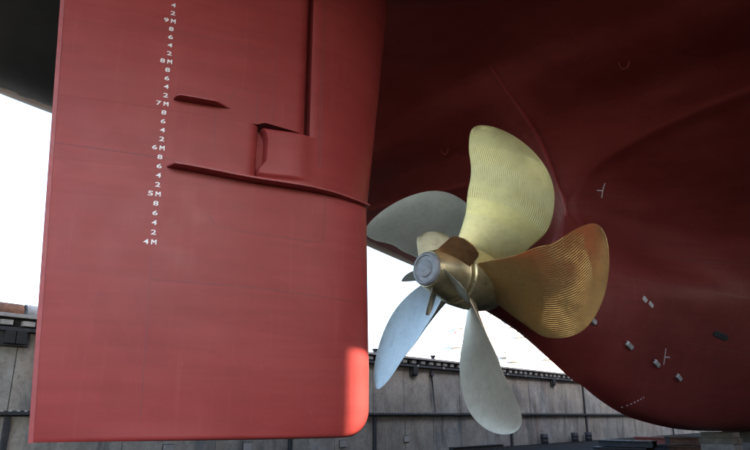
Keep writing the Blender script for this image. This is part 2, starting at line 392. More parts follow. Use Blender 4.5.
# starboard dock wall, head wall and gate
def plain_wall(name, label, c, s, X, Y):
    e = empty(name, c, label=label, cat='dock wall')
    o = boxes('wall_face', [(c, s)], M['oldwall'], X=X, Y=Y); o.parent = e; o.matrix_parent_inverse = Matrix.Translation(-e.location)
    o = boxes('coping', [(c + Vector((0, 0, s[2] / 2 + .08)), (s[0] + .3, s[1] + .3, .16))], M['coping'], X=X, Y=Y); o.parent = e; o.matrix_parent_inverse = Matrix.Translation(-e.location)
plain_wall('dock_wall', 'concrete dock wall on the near side behind the viewer', wall(50, 54.5, 1), (360, 1, 8.4), WD, WN)
plain_wall('head_wall', 'concrete wall closing the head of the dock', wall(230.6, 27, 1), (1, 54, 8.4), WD, WN)
plain_wall('dock_gate', 'steel dock gate closing the dock behind the stern', wall(-130.6, 27, 1), (1.5, 54, 8.4), WD, WN)

# houses on the hillside
def house(x, y, rz, wd, dp, h, lab):
    z = hill_h(x, y) - .8
    e = empty('house', (x, y, z), label=lab, cat='house', group='pale houses on the hillside'); e.rotation_euler = (0, 0, rz)
    boxes('wall', [((0, 0, h / 2), (wd, dp, h))], M['house'], e)
    V = [(-wd/2-.4, -dp/2-.4, h), (wd/2+.4, -dp/2-.4, h), (wd/2+.4, dp/2+.4, h), (-wd/2-.4, dp/2+.4, h), (-wd/2-.2, 0, h+2.2), (wd/2+.2, 0, h+2.2)]
    new_obj('roof', mesh(V, [(0, 1, 5, 4), (2, 3, 4, 5), (0, 4, 3), (1, 2, 5), (3, 2, 1, 0)]), M['tile'], e)
    for q in range(3):
        boxes('window', [((-wd / 3 + q * wd / 3, -dp / 2 - .05, h * .55), (1.1, .16, 1.4))], M['glass'], e)
random.seed(11)
kinds = ['pale house with a terracotta roof on the bright hillside beyond the dock', ]
for k in range(26):
    x = 60 + random.uniform(0, 110); y = 400 + (k % 7) * 20 + random.uniform(-6, 6)
    house(x, y, random.uniform(-.4, .3), random.uniform(9, 13), 8, random.uniform(4.5, 7), kinds[0])

# unseen blocks added behind the viewer; their gap shapes the rudder's sun patch
def sun_blocker(a0, a1, n0, dep, h, lab):
    c = wall((a0 + a1) / 2, n0 + dep / 2, QUAY_Z)
    e = empty('sun_blocker', c, label=lab, cat='sun_blocker', group='added blocks on the near quay that shade the stern')
    def b(nm, lst, mt):
        for cc, s_ in lst:
            o = boxes(nm, [(wall(*cc), s_)], mt, X=WD, Y=WN); o.parent = e; o.matrix_parent_inverse = Matrix.Translation(-c)
    m_ = (a0 + a1) / 2
    b('wall', [((m_, n0 + dep / 2, QUAY_Z + h / 2), (a1 - a0, dep, h))], M['blocker'])
    b('roof', [((m_, n0 + dep / 2, QUAY_Z + h + .25), (a1 - a0 + .5, dep + .5, .5))], M['dark_steel'])
    x = a0 + 3.5
    while x < a1 - 2.5:
        b('window', [((x, n0 - .03, QUAY_Z + h * .6), (2.4, .2, 2)), ((x, n0 - .03, QUAY_Z + h * .4), (2.4, .2, 2))], M['glass']); x += 4.5
    b('door', [((m_, n0 - .06, QUAY_Z + 4), (4, .2, 5))], M['dark_steel'])
GP = RC_ = Vector((-1.849, 13.558, 0)) + Vector((math.sin(rad(64)), math.cos(rad(64)), 0)) * 1.27 + Vector((.438, -.899, 0)) * .3
kk = (67.5 - (GP - WO).dot(WN)) / sdir.dot(WN); GA = (GP - WO).dot(WD) + kk * sdir.dot(WD)
sun_blocker(GA - 12, GA, 60, 8, 26, 'tall grey clad block added on the near quay to shade the rudder from the sun')
sun_blocker(GA + GAP, GA + 32, 60, 8, 26, 'second tall grey clad block added on the near quay to shade the propeller from the sun')

# ------------------------------------------------------------------ the ship
SHIP = empty('ship', ship(0, 0, FLOOR_Z), label='ship stern in dry dock with red underwater hull, big red rudder and bronze propeller', cat='ship')
INV = Matrix.Translation(-SHIP.location)
def part(name, me, mat, parent=None, **k):
    o = new_obj(name, me, mat, **k)
    o.parent = parent or SHIP
    o.matrix_parent_inverse = INV if parent is None else Matrix.Identity(4)
    return o
UPPER = {  # station s: polyline (t, z) centreline -> deck edge
 -13: [(0, 13), (3, 13), (6, 13.05), (10, 13.2), (12.5, 13.6), (14, 14.6), (14.3, 16.5), (14.3, 18)],
 -4: [(0, 11.7), (3, 11.7), (6, 11.7), (10, 11.6), (13, 11.5), (15.3, 12.2), (15.8, 14.5), (15.8, 18)],
 4: [(0, 11.45), (3, 11.4), (6, 11.2), (10, 10.9), (13.5, 10.75), (15.6, 11.8), (16, 14), (16, 18)],
 7.5: [(0, 11.2), (1.5, 11.1), (4, 10.8), (8.5, 10.4), (13.2, 10.2), (15.7, 11.3), (16, 14), (16, 18)],
 8.6: [(0, 10.55), (.6, 10.55), (2.2, 10.5), (8, 10.1), (13, 10.1), (15.7, 11.2), (16, 14), (16, 18)],
 10.3: [(0, 9.45), (.35, 9.6), (1.6, 9.95), (6, 9.95), (12.8, 9.9), (15.7, 11), (16, 14), (16, 18)],
 11.35: [(0, 8.15), (.35, 8.6), (1.6, 9.2), (5.5, 9.6), (12.6, 9.85), (15.7, 10.9), (16, 14), (16, 18)],
 12.0: [(.28, 6.9), (.45, 7.6), (1.5, 8.55), (5, 9.25), (12.5, 9.68), (15.7, 10.75), (16, 14), (16, 18)],
 12.4: [(.5, 6.75), (.62, 7.5), (1.6, 8.45), (5, 9.15), (12.5, 9.65), (15.7, 10.7), (16, 14), (16, 18)],
 11.85: [(.02, 7.0), (.35, 7.7), (1.45, 8.65), (5, 9.35), (12.5, 9.75), (15.7, 10.8), (16, 14), (16, 18)],
 13.2: [(.8, 6.5), (1.0, 7.2), (1.9, 8.15), (5.4, 8.9), (12.5, 9.35), (15.6, 10.4), (16, 14), (16, 18)],
 15: [(1.6, 6.2), (1.9, 6.9), (3.3, 7.75), (7, 8.4), (12.5, 9.0), (15.6, 10), (16, 14), (16, 18)],
 20: [(4.7, 5.6), (5.4, 6.25), (7.0, 6.85), (9.6, 7.4), (13, 8.1), (15.7, 9.4), (16, 13), (16, 18)],
 30: [(8.6, 4), (9.6, 4.4), (11, 5), (12.7, 5.8), (14.6, 6.8), (15.8, 8.4), (16, 12), (16, 18)],
 50: [(15, 1.4), (15.3, 1.8), (15.6, 2.4), (15.8, 3.4), (15.95, 5), (16, 8), (16, 12), (16, 18)],
 80: [(15.9, 1.3), (15.95, 1.8), (16, 2.4), (16, 3.4), (16, 5), (16, 8), (16, 12), (16, 18)],
 130: [(15.9, 1.3), (15.95, 1.8), (16, 2.4), (16, 3.4), (16, 5), (16, 8), (16, 12), (16, 18)],
 170: [(.3, 1.3), (.4, 1.8), (.5, 2.4), (.6, 3.4), (.8, 5), (1.2, 8), (2, 12), (4, 18)],
}
LOWER = {
 6.95: [(0, 2.93), (.42, 3.05), (.66, 3.32), (.75, 3.68), (.66, 4.04), (.4, 4.31), (0, 4.43)],
 8.5: [(0, 2.42), (.42, 2.62), (.78, 3.05), (.92, 3.6), (.82, 4.08), (.46, 4.38), (0, 4.47)],
 10.3: [(0, 1.5), (.45, 1.95), (.88, 2.6), (1.1, 3.45), (1.0, 4.25), (.5, 4.7), (0, 4.85)],
 11.35: [(0, 1.05), (.48, 1.6), (.98, 2.4), (1.25, 3.45), (1.2, 4.5), (.7, 5.3), (0, 5.75)],
 11.85: [(0, .92), (.5, 1.4), (1.0, 2.3), (1.32, 3.4), (1.38, 4.6), (.72, 5.95), (.02, 7.0)],
 13.2: [(0, .42), (.5, .8), (1.1, 1.9), (1.7, 3.3), (1.85, 4.4), (1.15, 5.6), (.8, 6.5)],
 12.0: [(0, .86), (.5, 1.3), (1.0, 2.22), (1.37, 3.4), (1.45, 4.6), (.8, 6.0), (.28, 6.9)],
 12.4: [(0, .72), (.5, 1.15), (1.04, 2.1), (1.46, 3.4), (1.55, 4.5), (.95, 5.8), (.5, 6.75)],
 15: [(0, -.08), (.5, .3), (1.2, 1.6), (2.0, 3.2), (2.4, 4.3), (1.75, 5.4), (1.6, 6.2)],
 20: [(0, -.58), (.6, -.3), (1.6, .9), (2.8, 2.5), (3.6, 3.9), (4.1, 4.8), (4.7, 5.6)],
 24: [(0, -.68), (.9, -.5), (2.4, .5), (4, 2), (5, 3.2), (5.7, 4.3), (6.1, 5.1)],
 30: [(0, -.7), (2, -.66), (4.2, .0), (6, 1.2), (7.2, 2.2), (8, 3.1), (8.6, 4)],
 50: [(0, -.7), (8, -.7), (11.5, -.65), (13.4, -.3), (14.2, .2), (14.7, .8), (15, 1.4)],
 80: [(0, -.7), (9, -.7), (13, -.68), (14.8, -.4), (15.5, .1), (15.8, .7), (15.9, 1.3)],
 130: [(0, -.7), (9, -.7), (13, -.68), (14.8, -.4), (15.5, .1), (15.8, .7), (15.9, 1.3)],
 170: [(0, -.7), (.1, -.7), (.15, -.6), (.2, -.3), (.25, .2), (.28, .7), (.3, 1.3)],
}
def loft(table, ss, sub, other=None, which=0):
    keys = sorted(table); out = []
    m = len(table[keys[0]])
    for s in ss:
        ct = [(smooth_interp(s, keys, [table[k][j][0] for k in keys]), smooth_interp(s, keys, [table[k][j][1] for k in keys])) for j in range(m)]
        row = []
        oc = None
        if s >= 11.85:
            ok_ = sorted(other); jj = len(other[ok_[0]]) - 2 if which == 0 else 1
            oc = (smooth_interp(s, ok_, [other[k][jj][0] for k in ok_]), smooth_interp(s, ok_, [other[k][jj][1] for k in ok_]))
        for j in range(m - 1):                       # Catmull-Rom along the section
            p0 = ct[max(j - 1, 0)]; p1 = ct[j]; p2 = ct[j + 1]; p3 = ct[min(j + 2, m - 1)]
            if oc and which == 0 and j == 0: p0 = oc
            if oc and which == 1 and j == m - 2: p3 = oc
            for q in range(sub):
                u = q / sub; r = []
                for d in (0, 1):
                    a_, b_, c_, d_ = p0[d], p1[d], p2[d], p3[d]
                    r.append(.5 * (2*b_ + (c_-a_)*u + (2*a_-5*b_+4*c_-d_)*u*u + (-a_+3*b_-3*c_+d_)*u**3))
                row.append(r)
        row.append(list(ct[-1]))
        out.append(row)
    return out
ss_u = [-13 + .75 * i for i in range(27)] + [7.5 + .2 * i for i in range(28)] + [13.1 + .5 * i for i in range(34)] + [31 + 3 * i for i in range(47)]
ss_u = sorted(set(round(x, 3) for x in ss_u + [11.85, 11.88, 11.94, 12.0] if x <= 170))
ss_l = [x for x in ss_u if x > 6.96]; ss_l = [6.95] + ss_l
V, Fc = [], []
for tab, ss, sub in ((UPPER, ss_u, 6), (LOWER, ss_l, 5)):
    rows = loft(tab, ss, sub, LOWER if tab is UPPER else UPPER, 0 if tab is UPPER else 1); nc = len(rows[0])
    for sg in (1, -1):
        off = len(V)
        for s, r in zip(ss, rows):
            for tt, z in r: V.append(ship(s, sg * max(tt, 0), z))
        Fc += grid_faces(len(ss), nc, off=off, flip=(sg < 0))
    if tab is UPPER:      # transom and deck
        off = len(V)
        for sg in (-1, 1):
            for tt, z in (reversed(rows[0]) if sg < 0 else rows[0]): V.append(ship(-13, sg * tt, z))
        Fc.append(tuple(range(off, len(V))))
        off = len(V)
        for s, r in zip(ss, rows): V += [ship(s, -r[-1][0], 18), ship(s, r[-1][0], 18)]
        Fc += grid_faces(len(ss), 2, off=off)
me = mesh(V, Fc)
bm = bmesh.new(); bm.from_mesh(me); bmesh.ops.remove_doubles(bm, verts=bm.verts[:], dist=.002); bmesh.ops.recalc_face_normals(bm, faces=bm.faces)
for e_ in bm.edges:
    if len(e_.link_faces) == 2 and e_.calc_face_angle(0) > rad(40): e_.smooth = False
bm.to_mesh(me); 
HULL_BVH = BVHTree.FromBMesh(bm); bm.free()
for p in me.polygons: p.use_smooth = True
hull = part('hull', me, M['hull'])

# ---- details on the hull, laid on its starboard shell
def shell(s, z, lift=0.0, side=1):
    """point and normal on the shell found square-on from abeam"""
    o_ = ship(s, 30 * side, z); h, nrm, _, _ = HULL_BVH.ray_cast(o_, -S * side)
    if h is None: return None, None
    if nrm.dot(S) * side < 0: nrm = -nrm
    return h + nrm * lift, nrm
def strip_on_shell(name, sz, width, mat, lift=.006, **k):
    V = []; ok = True
    for i, (s, z) in enumerate(sz):
        p, nrm = shell(s, z, lift)
        if p is None: continue
        q = sz[min(i + 1, len(sz) - 1)]; q0 = sz[max(i - 1, 0)]
        d = (F * (q[0] - q0[0]) + UP * (q[1] - q0[1])).normalized()
        sd_ = nrm.cross(d).normalized() * width / 2
        V += [p - sd_, p + nrm * .004, p + sd_]
    return part(name, mesh(V, grid_faces(len(V) // 3, 3)), mat, hull and None, **k)
HD = []   # filled by details section below

# ---- rudder
RA = rad(64)
RR = Vector((math.sin(RA), math.cos(RA), 0)); RN = Vector((RR.y, -RR.x, 0)); RC = Vector((-1.849, 13.558, 0))
def rud(r, n, z): return RC + RR * r + RN * n + UP * z
def te(z): return -4.63 - .0725 * z
def le(z):
    l = 1.885 - .02 * max(0, z - 1)
    if z < .12: l = 1.885 - .57 + math.sqrt(max(0, .57 ** 2 - (.12 - z) ** 2))
    return l
def naca(x, T): return 5 * T * (.2969 * math.sqrt(max(x, 0)) - .1260 * x - .3516 * x * x + .2843 * x ** 3 - .1036 * x ** 4)
def half(r, z):
    a_, b_ = te(z), 1.885
    x = (b_ - r) / (b_ - a_)
    return .03 + naca(min(max(x, 0), 1), .94 / 6.4 * 6.4)
def half_at(r, z):     # scaled near the rounded corner so the nose still closes
    l = le(z); b_ = 1.885
    if l >= b_ - 1e-4: return half(r, z) if r < l else 0
    x = (l - r) / (l - te(z)); return .03 * min(1, x * 40) + naca(max(x, 0), .94)
def foil_ring(z, shrink=1.0, n_=48):
    l, t_ = le(z), te(z); pts = []
    for i in range(n_ + 1):
        x = .5 * (1 + math.cos(math.pi * i / n_)); r = l - x * (l - t_); h = naca(x, .94) + .03 * min(1, x * 40)
        pts.append((r, h * shrink))
    ring = [(r, h) for r, h in pts] + [(r, -h) for r, h in reversed(pts[:-1])]
    return ring
zs = [-.45, -.43, -.40] + [-.36 + .04 * i for i in range(14)] + [.25 + .25 * i for i in range(19)] 
zs = [z for z in zs if z < 4.80] + [4.80]
V = []
for z in zs:
    sh = .86 if z <= -.449 else (.95 if z < -.42 else 1)
    ring = foil_ring(z, sh)
    V += [rud(r, n_, z) for r, n_ in ring]
nr = len(ring); Fc = grid_faces(len(zs), nr, True)
Fc.append(tuple(reversed(range(nr)))); Fc.append(tuple(range((len(zs) - 1) * nr, len(zs) * nr)))
# upper blade (aft of the horn) in the same part
def up_blade(z0f, z1, cut, nz):
    off = len(V); rows = []
    for k in range(nz + 1):
        q_ = (k / nz) ** 1.6; zc = z0f(-9) + (z1 - z0f(-9)) * q_; t_ = te(zc); row = []
        N_ = 60
        for i in range(N_ + 1):
            u = i / N_; r = t_ + (cut - t_) * (1 - (1 - u) ** 1.6)
            z = z0f(r) + (z1 - z0f(r)) * q_
            d = max(cut - r, 0); h = half(r, z)
            rd = .26
            if d < rd: h -= rd * (1 - math.sqrt(max(0, 1 - ((rd - d) / rd) ** 2))) * .75
            row.append((r, h, z))
        ring = row + [(r, -h, z) for r, h, z in reversed(row[1:])]
        rows.append(ring); V.extend(rud(r, n_, z) for r, n_, z in ring)
    nr_ = len(rows[0]); Fc.extend(grid_faces(nz + 1, nr_, True, off=off))
    Fc.append(tuple(off + k for k in reversed(range(nr_)))); Fc.append(tuple(off + nz * nr_ + k for k in range(nr_)))
up_blade(lambda r: 4.802, 6.14, -1.0, 6)
up_blade(lambda r: 6.142 if r < -.99 else (6.225 - .11 * (r + .99)) - .05 * max(0, 1 - (r + .99) / .1), 11.35, .06, 24)

CORE = [(-1.5, .9, 4.79, 6.08, .2), (-.3, 1.2, 6.0, 11.3, .05)]
for r0_, r1_, z0_, z1_, h_ in CORE:
    off = len(V)
    for z in (z0_, z1_):
        for r, n_ in ((r0_, -h_), (r1_, -h_), (r1_, h_), (r0_, h_)): V.append(rud(r, n_, z))
    Fc += [tuple(off + k for k in q) for q in ((3, 2, 1, 0), (4, 5, 6, 7), (0, 1, 5, 4), (1, 2, 6, 5), (2, 3, 7, 6), (3, 0, 4, 7))]
rudder = part('rudder', sharp(mesh(V, Fc), 40), M['rudder'])
# trailing edge bar and bottom edge bar
V = []
for z in [-.46 + .5 * i for i in range(24)]:
    if z > 11.3: break
    for dr, dn in ((-.03, -.035), (-.03, .035), (.05, .05), (.05, -.05)): V.append(rud(te(z) + dr, dn, z))
me = mesh(V, grid_faces(len(V) // 4, 4, True) + [(3, 2, 1, 0), tuple(range(len(V) - 4, len(V)))])
part('trailing_edge_bar', me, M['darkred'], rudder)

# ---- rudder horn
def horn_le(z): return interp(z, [4.8, 11.4], [2.06, 2.88])
def horn_c(r): return -.20 * max(r, 0) - .04 * max(r, 0) ** 2
def horn_h(r, z):                    # front surface offset, bowed and drawn back towards the ship's axis
    L = horn_le(z); x = (L - r) / (L + 2.6)
    h = .03 + naca(min(max(x, 0), 1), 1.02) 
    return h + horn_c(r)
V, Fc = [], []
def horn_block(z0, z1, cutf, nz, proud):
    off = len(V); N_ = 34; nr_ = None
    for k in range(nz + 1):
        z = z0 + (z1 - z0) * k / nz; c = cutf(z); L = horn_le(z); row = []
        for i in range(N_ + 1):
            u = i / N_; r = c + (L - c) * math.sin(u * math.pi / 2) if i else c
            h = horn_h(r, z) + proud(r, z)
            row.append((r, h))
        row[0] = (row[0][0], row[0][1] - .035); row[1] = (c + .03, row[1][1])
        back = [(r, 2 * horn_c(r) - h) for r, h in reversed(row[:-1])]
        ring = row + back; nr_ = len(ring)
        V.extend(rud(r, n_, z) for r, n_ in ring)
    Fc.extend(grid_faces(nz + 1, nr_, True, off=off))
    Fc.append(tuple(off + k for k in reversed(range(nr_)))); Fc.append(tuple(off + nz * nr_ + k for k in range(nr_)))
def ss01(x): x = min(max(x, 0), 1); return x * x * (3 - 2 * x)
def pocket_proud(r, z):
    edge = ss01((z - 4.93 - .03 * (r + 1)) / .09) * ss01((6.10 - z) / .04 + .4)
    return .075 * edge * (1 - ss01((r + .25) / .55))
def cutlow(z): return interp(z, [4.84, 5.0, 5.12, 5.2, 5.32, 5.85, 5.98, 6.06, 6.1], [-.99, -1.0, -.99, -.93, -.84, -.83, -.87, -.93, -.96])
horn_block(4.842, 6.085, cutlow, 40, pocket_proud)
horn_block(6.087, 11.4, lambda z: .17, 22, lambda r, z: 0)
horn = part('rudder_horn', sharp(mesh(V, Fc), 45), M['rudder'])
# flange plate under the horn: follows the section, dark underside seen from below
def flange(name, z0f, r0, r1, pf, thick, hf, n_=60):
    V = []
    for i in range(n_ + 1):
        z0 = 0
        r = r0 + (r1 - r0) * math.sin(i / n_ * math.pi / 2) if name == 'seam_flange' else r0 + (r1 - r0) * i / n_
        z0 = z0f(r); h = hf(r, z0); p = pf((r - r0) / (r1 - r0), r)
        V += [rud(r, h - .04, z0), rud(r + (.0 if name != 'seam_flange' else p * .1 * ss01((r - r1 + .5) / .5)), h + p, z0), rud(r + (.0 if name != 'seam_flange' else p * .1 * ss01((r - r1 + .5) / .5)), h + p, z0 + thick), rud(r, h - .04, z0 + thick)]
    m_ = mesh(V, grid_faces(n_ + 1, 4, True) + [(3, 2, 1, 0), tuple(range(len(V) - 4, len(V)))])
    return part(name, sharp(m_, 40), M['darkred'], rudder)
flange('seam_flange', lambda r: 4.765 + .10 * ss01((-.9 - r) / 2) - .05 * ss01((r - .6) / 1.2), -2.86, le(4.8) - .03, lambda u, r: (.30 - .20 * ss01((r + .2) / 2.0)) * math.sqrt(max(0, 1 - (1 - min(1, (r + 2.86) / .12)) ** 2)), .036, half)
flange('side_fin', lambda r: 6.40, -2.86, -1.62, lambda u, r: .27 * math.sqrt(max(0, 1 - (1 - min(1, (r + 2.86) / .14)) ** 2)) * (1 - ss01((u - .62) / .38)) * (1 - .12 * u), .03, half)

# ---- weld seams on the rudder
def rud_strip(pts, width=.022, lift=.004, mat=None, parent=None, hf=half, name='weld_seam'):
    V = []; P2 = []
    for i in range(len(pts) - 1):
        (r0, z0), (r1, z1) = pts[i], pts[i + 1]; m_ = max(2, int(math.hypot(r1 - r0, z1 - z0) / .1))
        P2 += [(r0 + (r1 - r0) * k / m_, z0 + (z1 - z0) * k / m_) for k in range(m_)]
    P2.append(pts[-1])
    for i, (r, z) in enumerate(P2):
        a_, b_ = P2[max(i - 1, 0)], P2[min(i + 1, len(P2) - 1)]
        d = Vector((b_[0] - a_[0], b_[1] - a_[1])).normalized(); q = Vector((-d.y, d.x)) * width / 2
        V += [rud(r - q.x, hf(r - q.x, z - q.y) + .001, z - q.y), rud(r, hf(r, z) + lift, z), rud(r + q.x, hf(r + q.x, z + q.y) + .001, z + q.y)]
    return part(name, mesh(V, grid_faces(len(P2), 3), True), mat or M['weld'], parent or rudder)
rud_strip([(-4.97, 5.11), (-2.95, 5.06), (-2.5, 5.02)], .02)
rud_strip([(-2.96, 2.52), (-1.0, 2.50), (1.45, 2.40)], .018)
rud_strip([(-2.955, 2.95), (-2.90, 1.3), (-2.85, -.36)], .014, .003)
rud_strip([(-1.70, 6.62), (-1.62, 6.84), (-1.45, 6.92), (-1.1, 6.90), (-1.08, 6.2)], .016)
rud_strip([(-1.97, 6.3), (-1.95, 5.30)], .012, .003)
rud_strip([(-1.95, 3.95), (-1.80, 3.72), (-1.3, 3.66), (.3, 3.62), (.55, 3.66), (.6, 4.75)], .016)
rud_strip([(-.75, 6.2), (-.73, 7.6), (-.72, 11)], .012, .003)
rud_strip([(-3.4, 8.05), (-1.2, 8.0)], .012, .003)
for rr_ in (.40, .47):
    rud_strip([(rr_, 6.3 - .9), (rr_ + .02, 8), (rr_ + .05, 11.3)], .018, .006, None, horn, lambda r, z: horn_h(r, z))

# ---- draught marks
def glyph_mesh(ch):
    cu = bpy.data.curves.new("glyph", 'FONT'); cu.body = ch; cu.size = 1; cu.align_x = 'CENTER'; cu.offset = .018; cu.resolution_u = 3
    ob = bpy.data.objects.new("glyph", cu); COL.objects.link(ob)
    dg = bpy.context.evaluated_depsgraph_get(); me_ = bpy.data.meshes.new_from_object(ob.evaluated_get(dg))
    bpy.data.objects.remove(ob); bpy.data.curves.remove(cu); return me_
GL = {c: glyph_mesh(c) for c in '246897531'}
mp = [(0, 0), (0, 1), (.24, 1), (.5, .62), (.76, 1), (1, 1), (1, 0), (.78, 0), (.78, .66), (.5, .26), (.22, .66), (.22, 0)]
mm_ = bpy.data.meshes.new('glyph'); mm_.from_pydata([(x * .8, y * .8, 0) for x, y in mp], [], [tuple(reversed(range(12)))]); GL['M'] = mm_
def glyph(ch, r, z, hgt):
    g_ = GL[ch].copy(); xs = [v.co.x for v in g_.vertices]; ys = [v.co.y for v in g_.vertices]
    cx, y0, y1 = (min(xs) + max(xs)) / 2, min(ys), max(ys); wx = max(xs) - min(xs); k = hgt / (y1 - y0); kx = .10 / wx
    bm = bmesh.new(); bm.from_mesh(g_); bmesh.ops.triangulate(bm, faces=bm.faces[:]); 
    for v in bm.verts:
        rr_ = r + (v.co.x - cx) * kx; z_ = z + (v.co.y - y0) * k
        v.co = rud(rr_, half(rr_, z_) + .007, z_)
    bm.to_mesh(g_); bm.free()
    part('draft_mark', g_, M['white'], rudder)
for m in range(4, 10):
    z = 3.275 + (m - 4) * 1.0 - .055; rc = -2.965 - .016 * (m - 4)
    glyph('M', rc + .02, z, .10); glyph(str(m), rc - .125, z, .10)
    for k, d in enumerate('2468'):
        glyph(d, rc - .005 * (k + 1), z + .2 * (k + 1), .10)
for k, d in enumerate('2'):
    pass

# ---- propeller (blade geometry: radius, chord, skew, rake and pitch)
PC = ship(6.002, 0, 3.681); PR = 4.359; TH0 = .655; PD = 1.012; TILT = -.007
AZP = AZ; PF = Vector((math.sin(AZP) * math.cos(TILT), math.cos(AZP) * math.cos(TILT), math.sin(TILT))); PZ = S.cross(PF).normalized()
if PZ.z < 0: PZ = -PZ
CC = [.357, .469, .589, .588, .5]; CP = .474; SK = (.003, .03, -.436); RK = (.178, -.108); HR = 1.03
EXP = 2.6 - .043; CUB = -.107
def pax(ax, r, ang): return PC + PF * ax + S * (r * math.sin(ang)) + PZ * (r * math.cos(ang))
def blade_pt(k, rr, x):
    r = rr * PR; u = min(max((rr - .7) / .3, 0), 1); e = math.sqrt(max(0, 1 - u ** EXP))
    ch = smooth_interp(rr, [.2, .4, .6, .8, 1.0], CC) * PR * e; q = (rr - .2) / .8
    psi = SK[0] * q + SK[1] * q * q + SK[2] * q ** 3; rake = (RK[0] * q + RK[1] * q * q) * PR + CUB * .1 * PR * q ** 3
    phi = math.atan(PD * 2 * PR * (1 + CP * (q - .6)) / (2 * math.pi * r))
    L = x * ch; ang = TH0 + k * 2 * math.pi / 5 + psi + L * math.cos(phi) / r
    ax = rake + L * math.sin(phi) + psi * r * math.tan(phi) * HR
    return pax(ax, r, ang), ch
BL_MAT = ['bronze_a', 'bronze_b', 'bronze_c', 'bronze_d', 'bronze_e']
BL_LAB = ['top blade, yellow bronze with machining ridges', 'right hand blade, brown bronze with ridges', 'lowest blade, dull grey bronze', 'lower left blade, pale bluish bronze', 'upper left blade, grey green bronze']
# hub, a body of revolution
def lathe(prof, n_=48):
    V, U = [], []
    for i, (ax, r) in enumerate(prof):
        for k in range(n_): V.append(pax(ax, r, 2 * math.pi * k / n_)); U.append((i / len(prof), k / n_))
    return mesh(V, grid_faces(len(prof), n_, True) + [tuple(reversed(range(n_))), tuple(range((len(prof) - 1) * n_, len(prof) * n_))], uvs=U)
hub = part('propeller', sharp(lathe([(.9, .74), (.86, .80), (.5, .86), (0, .87), (-.5, .83), (-.62, .80), (-.66, .76)]), 30), M['hub'], label='bronze propeller hub')
cap = part('boss_cap', sharp(lathe([(-.66, .70), (-.70, .73), (-.78, .73), (-.82, .70), (-1.1, .66), (-1.4, .59), (-1.65, .50), (-1.73, .47)]), 30), M['hub'], hub)
part('cap_end', sharp(lathe([(-1.732, .46), (-1.80, .445), (-1.84, .40), (-1.835, .36), (-1.80, .34), (-1.80, .24), (-1.83, .22), (-1.86, .12), (-1.86, .02)]), 30), M['cap'], hub)
NB, NCH = 40, 28
for k in range(5):
    V, U, Fc = [], [], []
    for side in (0, 1):
        for i in range(NB + 1):
            rr = .165 + (1 - .165) * (1 - (1 - i / NB) ** 1.7) if i < NB else .9995
            for j in range(NCH + 1):
                x = -.5 * math.cos(math.pi * j / NCH)
                p, ch = blade_pt(k, max(rr, .2), x)
                if rr < .2:
                    p0, _ = blade_pt(k, .2, x); d = (p0 - PC); rad_ = d - PF * d.dot(PF); p = p0 - rad_ * (1 - rr / .2)
                pa, _ = blade_pt(k, max(rr, .2) + .004 if rr < .995 else rr - .004, x); pb, _ = blade_pt(k, max(rr, .2), min(x + .01, .5)); pc_, _ = blade_pt(k, max(rr, .2), max(x - .01, -.5))
                nrm = (pa - p if rr < .995 else p - pa)
                nrm = nrm.cross(pb - pc_)
                nrm = nrm.normalized() if nrm.length > 1e-9 else PF
                if nrm.dot(PF) < 0: nrm = -nrm
                xi = x * 2; tk = (.20 * (1 - rr) ** 1.15 + .022) * math.sqrt(max(0, 1 - xi * xi) * (1 - .0 * xi)) + .004
                cam_ = .030 * ch * (1 - xi * xi)
                V.append(p + nrm * (cam_ + (tk if side else -tk * .25)) ); U.append((rr, (x + .5)))
        Fc += grid_faces(NB + 1, NCH + 1, off=side * (NB + 1) * (NCH + 1), flip=bool(side))
    o2 = (NB + 1) * (NCH + 1)
    for i in range(NB):
        for j in (0, NCH):
            a_ = i * (NCH + 1) + j; b_ = a_ + NCH + 1
            Fc.append((a_, b_, b_ + o2, a_ + o2) if j else (b_, a_, a_ + o2, b_ + o2))
    for j in range(NCH):
        a_ = NB * (NCH + 1) + j; Fc.append((a_, a_ + 1, a_ + 1 + o2, a_ + o2))
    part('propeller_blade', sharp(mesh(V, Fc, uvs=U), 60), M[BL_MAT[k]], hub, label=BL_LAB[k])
# boss cap fins
for k in range(5):
    a0 = rad(347) + k * 2 * math.pi / 5; V = []; nn, mm = 12, 8
    phi = rad(50); r0, r1 = .48, 1.2
    for side in (0, 1):
        for i in range(nn + 1):
            q = i / nn; r = r0 + (r1 - r0) * q
            ch = 1.12 * (1 - .12 * q) * (math.sqrt(max(0, 1 - max(0, (q - .72) / .28) ** 2.2)) * .55 + .45 if q > .72 else 1)
            for j in range(mm + 1):
                x = j / mm - .5; L = x * ch; ang = a0 + L * math.cos(phi) / r * .8; ax = -1.22 + L * math.sin(phi)
                xi = 2 * x; tk = .03 * math.sqrt(max(0, 1 - xi * xi)) + .008
                V.append(pax(ax + (tk if side else -tk) * math.cos(phi), r, ang - (tk if side else -tk) * math.sin(phi) / r))
    Fc = grid_faces(nn + 1, mm + 1) + grid_faces(nn + 1, mm + 1, off=(nn + 1) * (mm + 1), flip=True); o2 = (nn + 1) * (mm + 1)
    for i in range(nn):
        for j in (0, mm): a_ = i * (mm + 1) + j; b_ = a_ + mm + 1; Fc.append((a_, b_, b_ + o2, a_ + o2))
    for i in (0, nn):
        for j in range(mm): a_ = i * (mm + 1) + j; Fc.append((a_, a_ + 1, a_ + 1 + o2, a_ + o2))
    part('cap_fin', sharp(mesh(V, Fc), 50), M['fin_brown'] if k == 1 else (M['fin_pale'] if k == 0 else M['bronze_e']), hub)

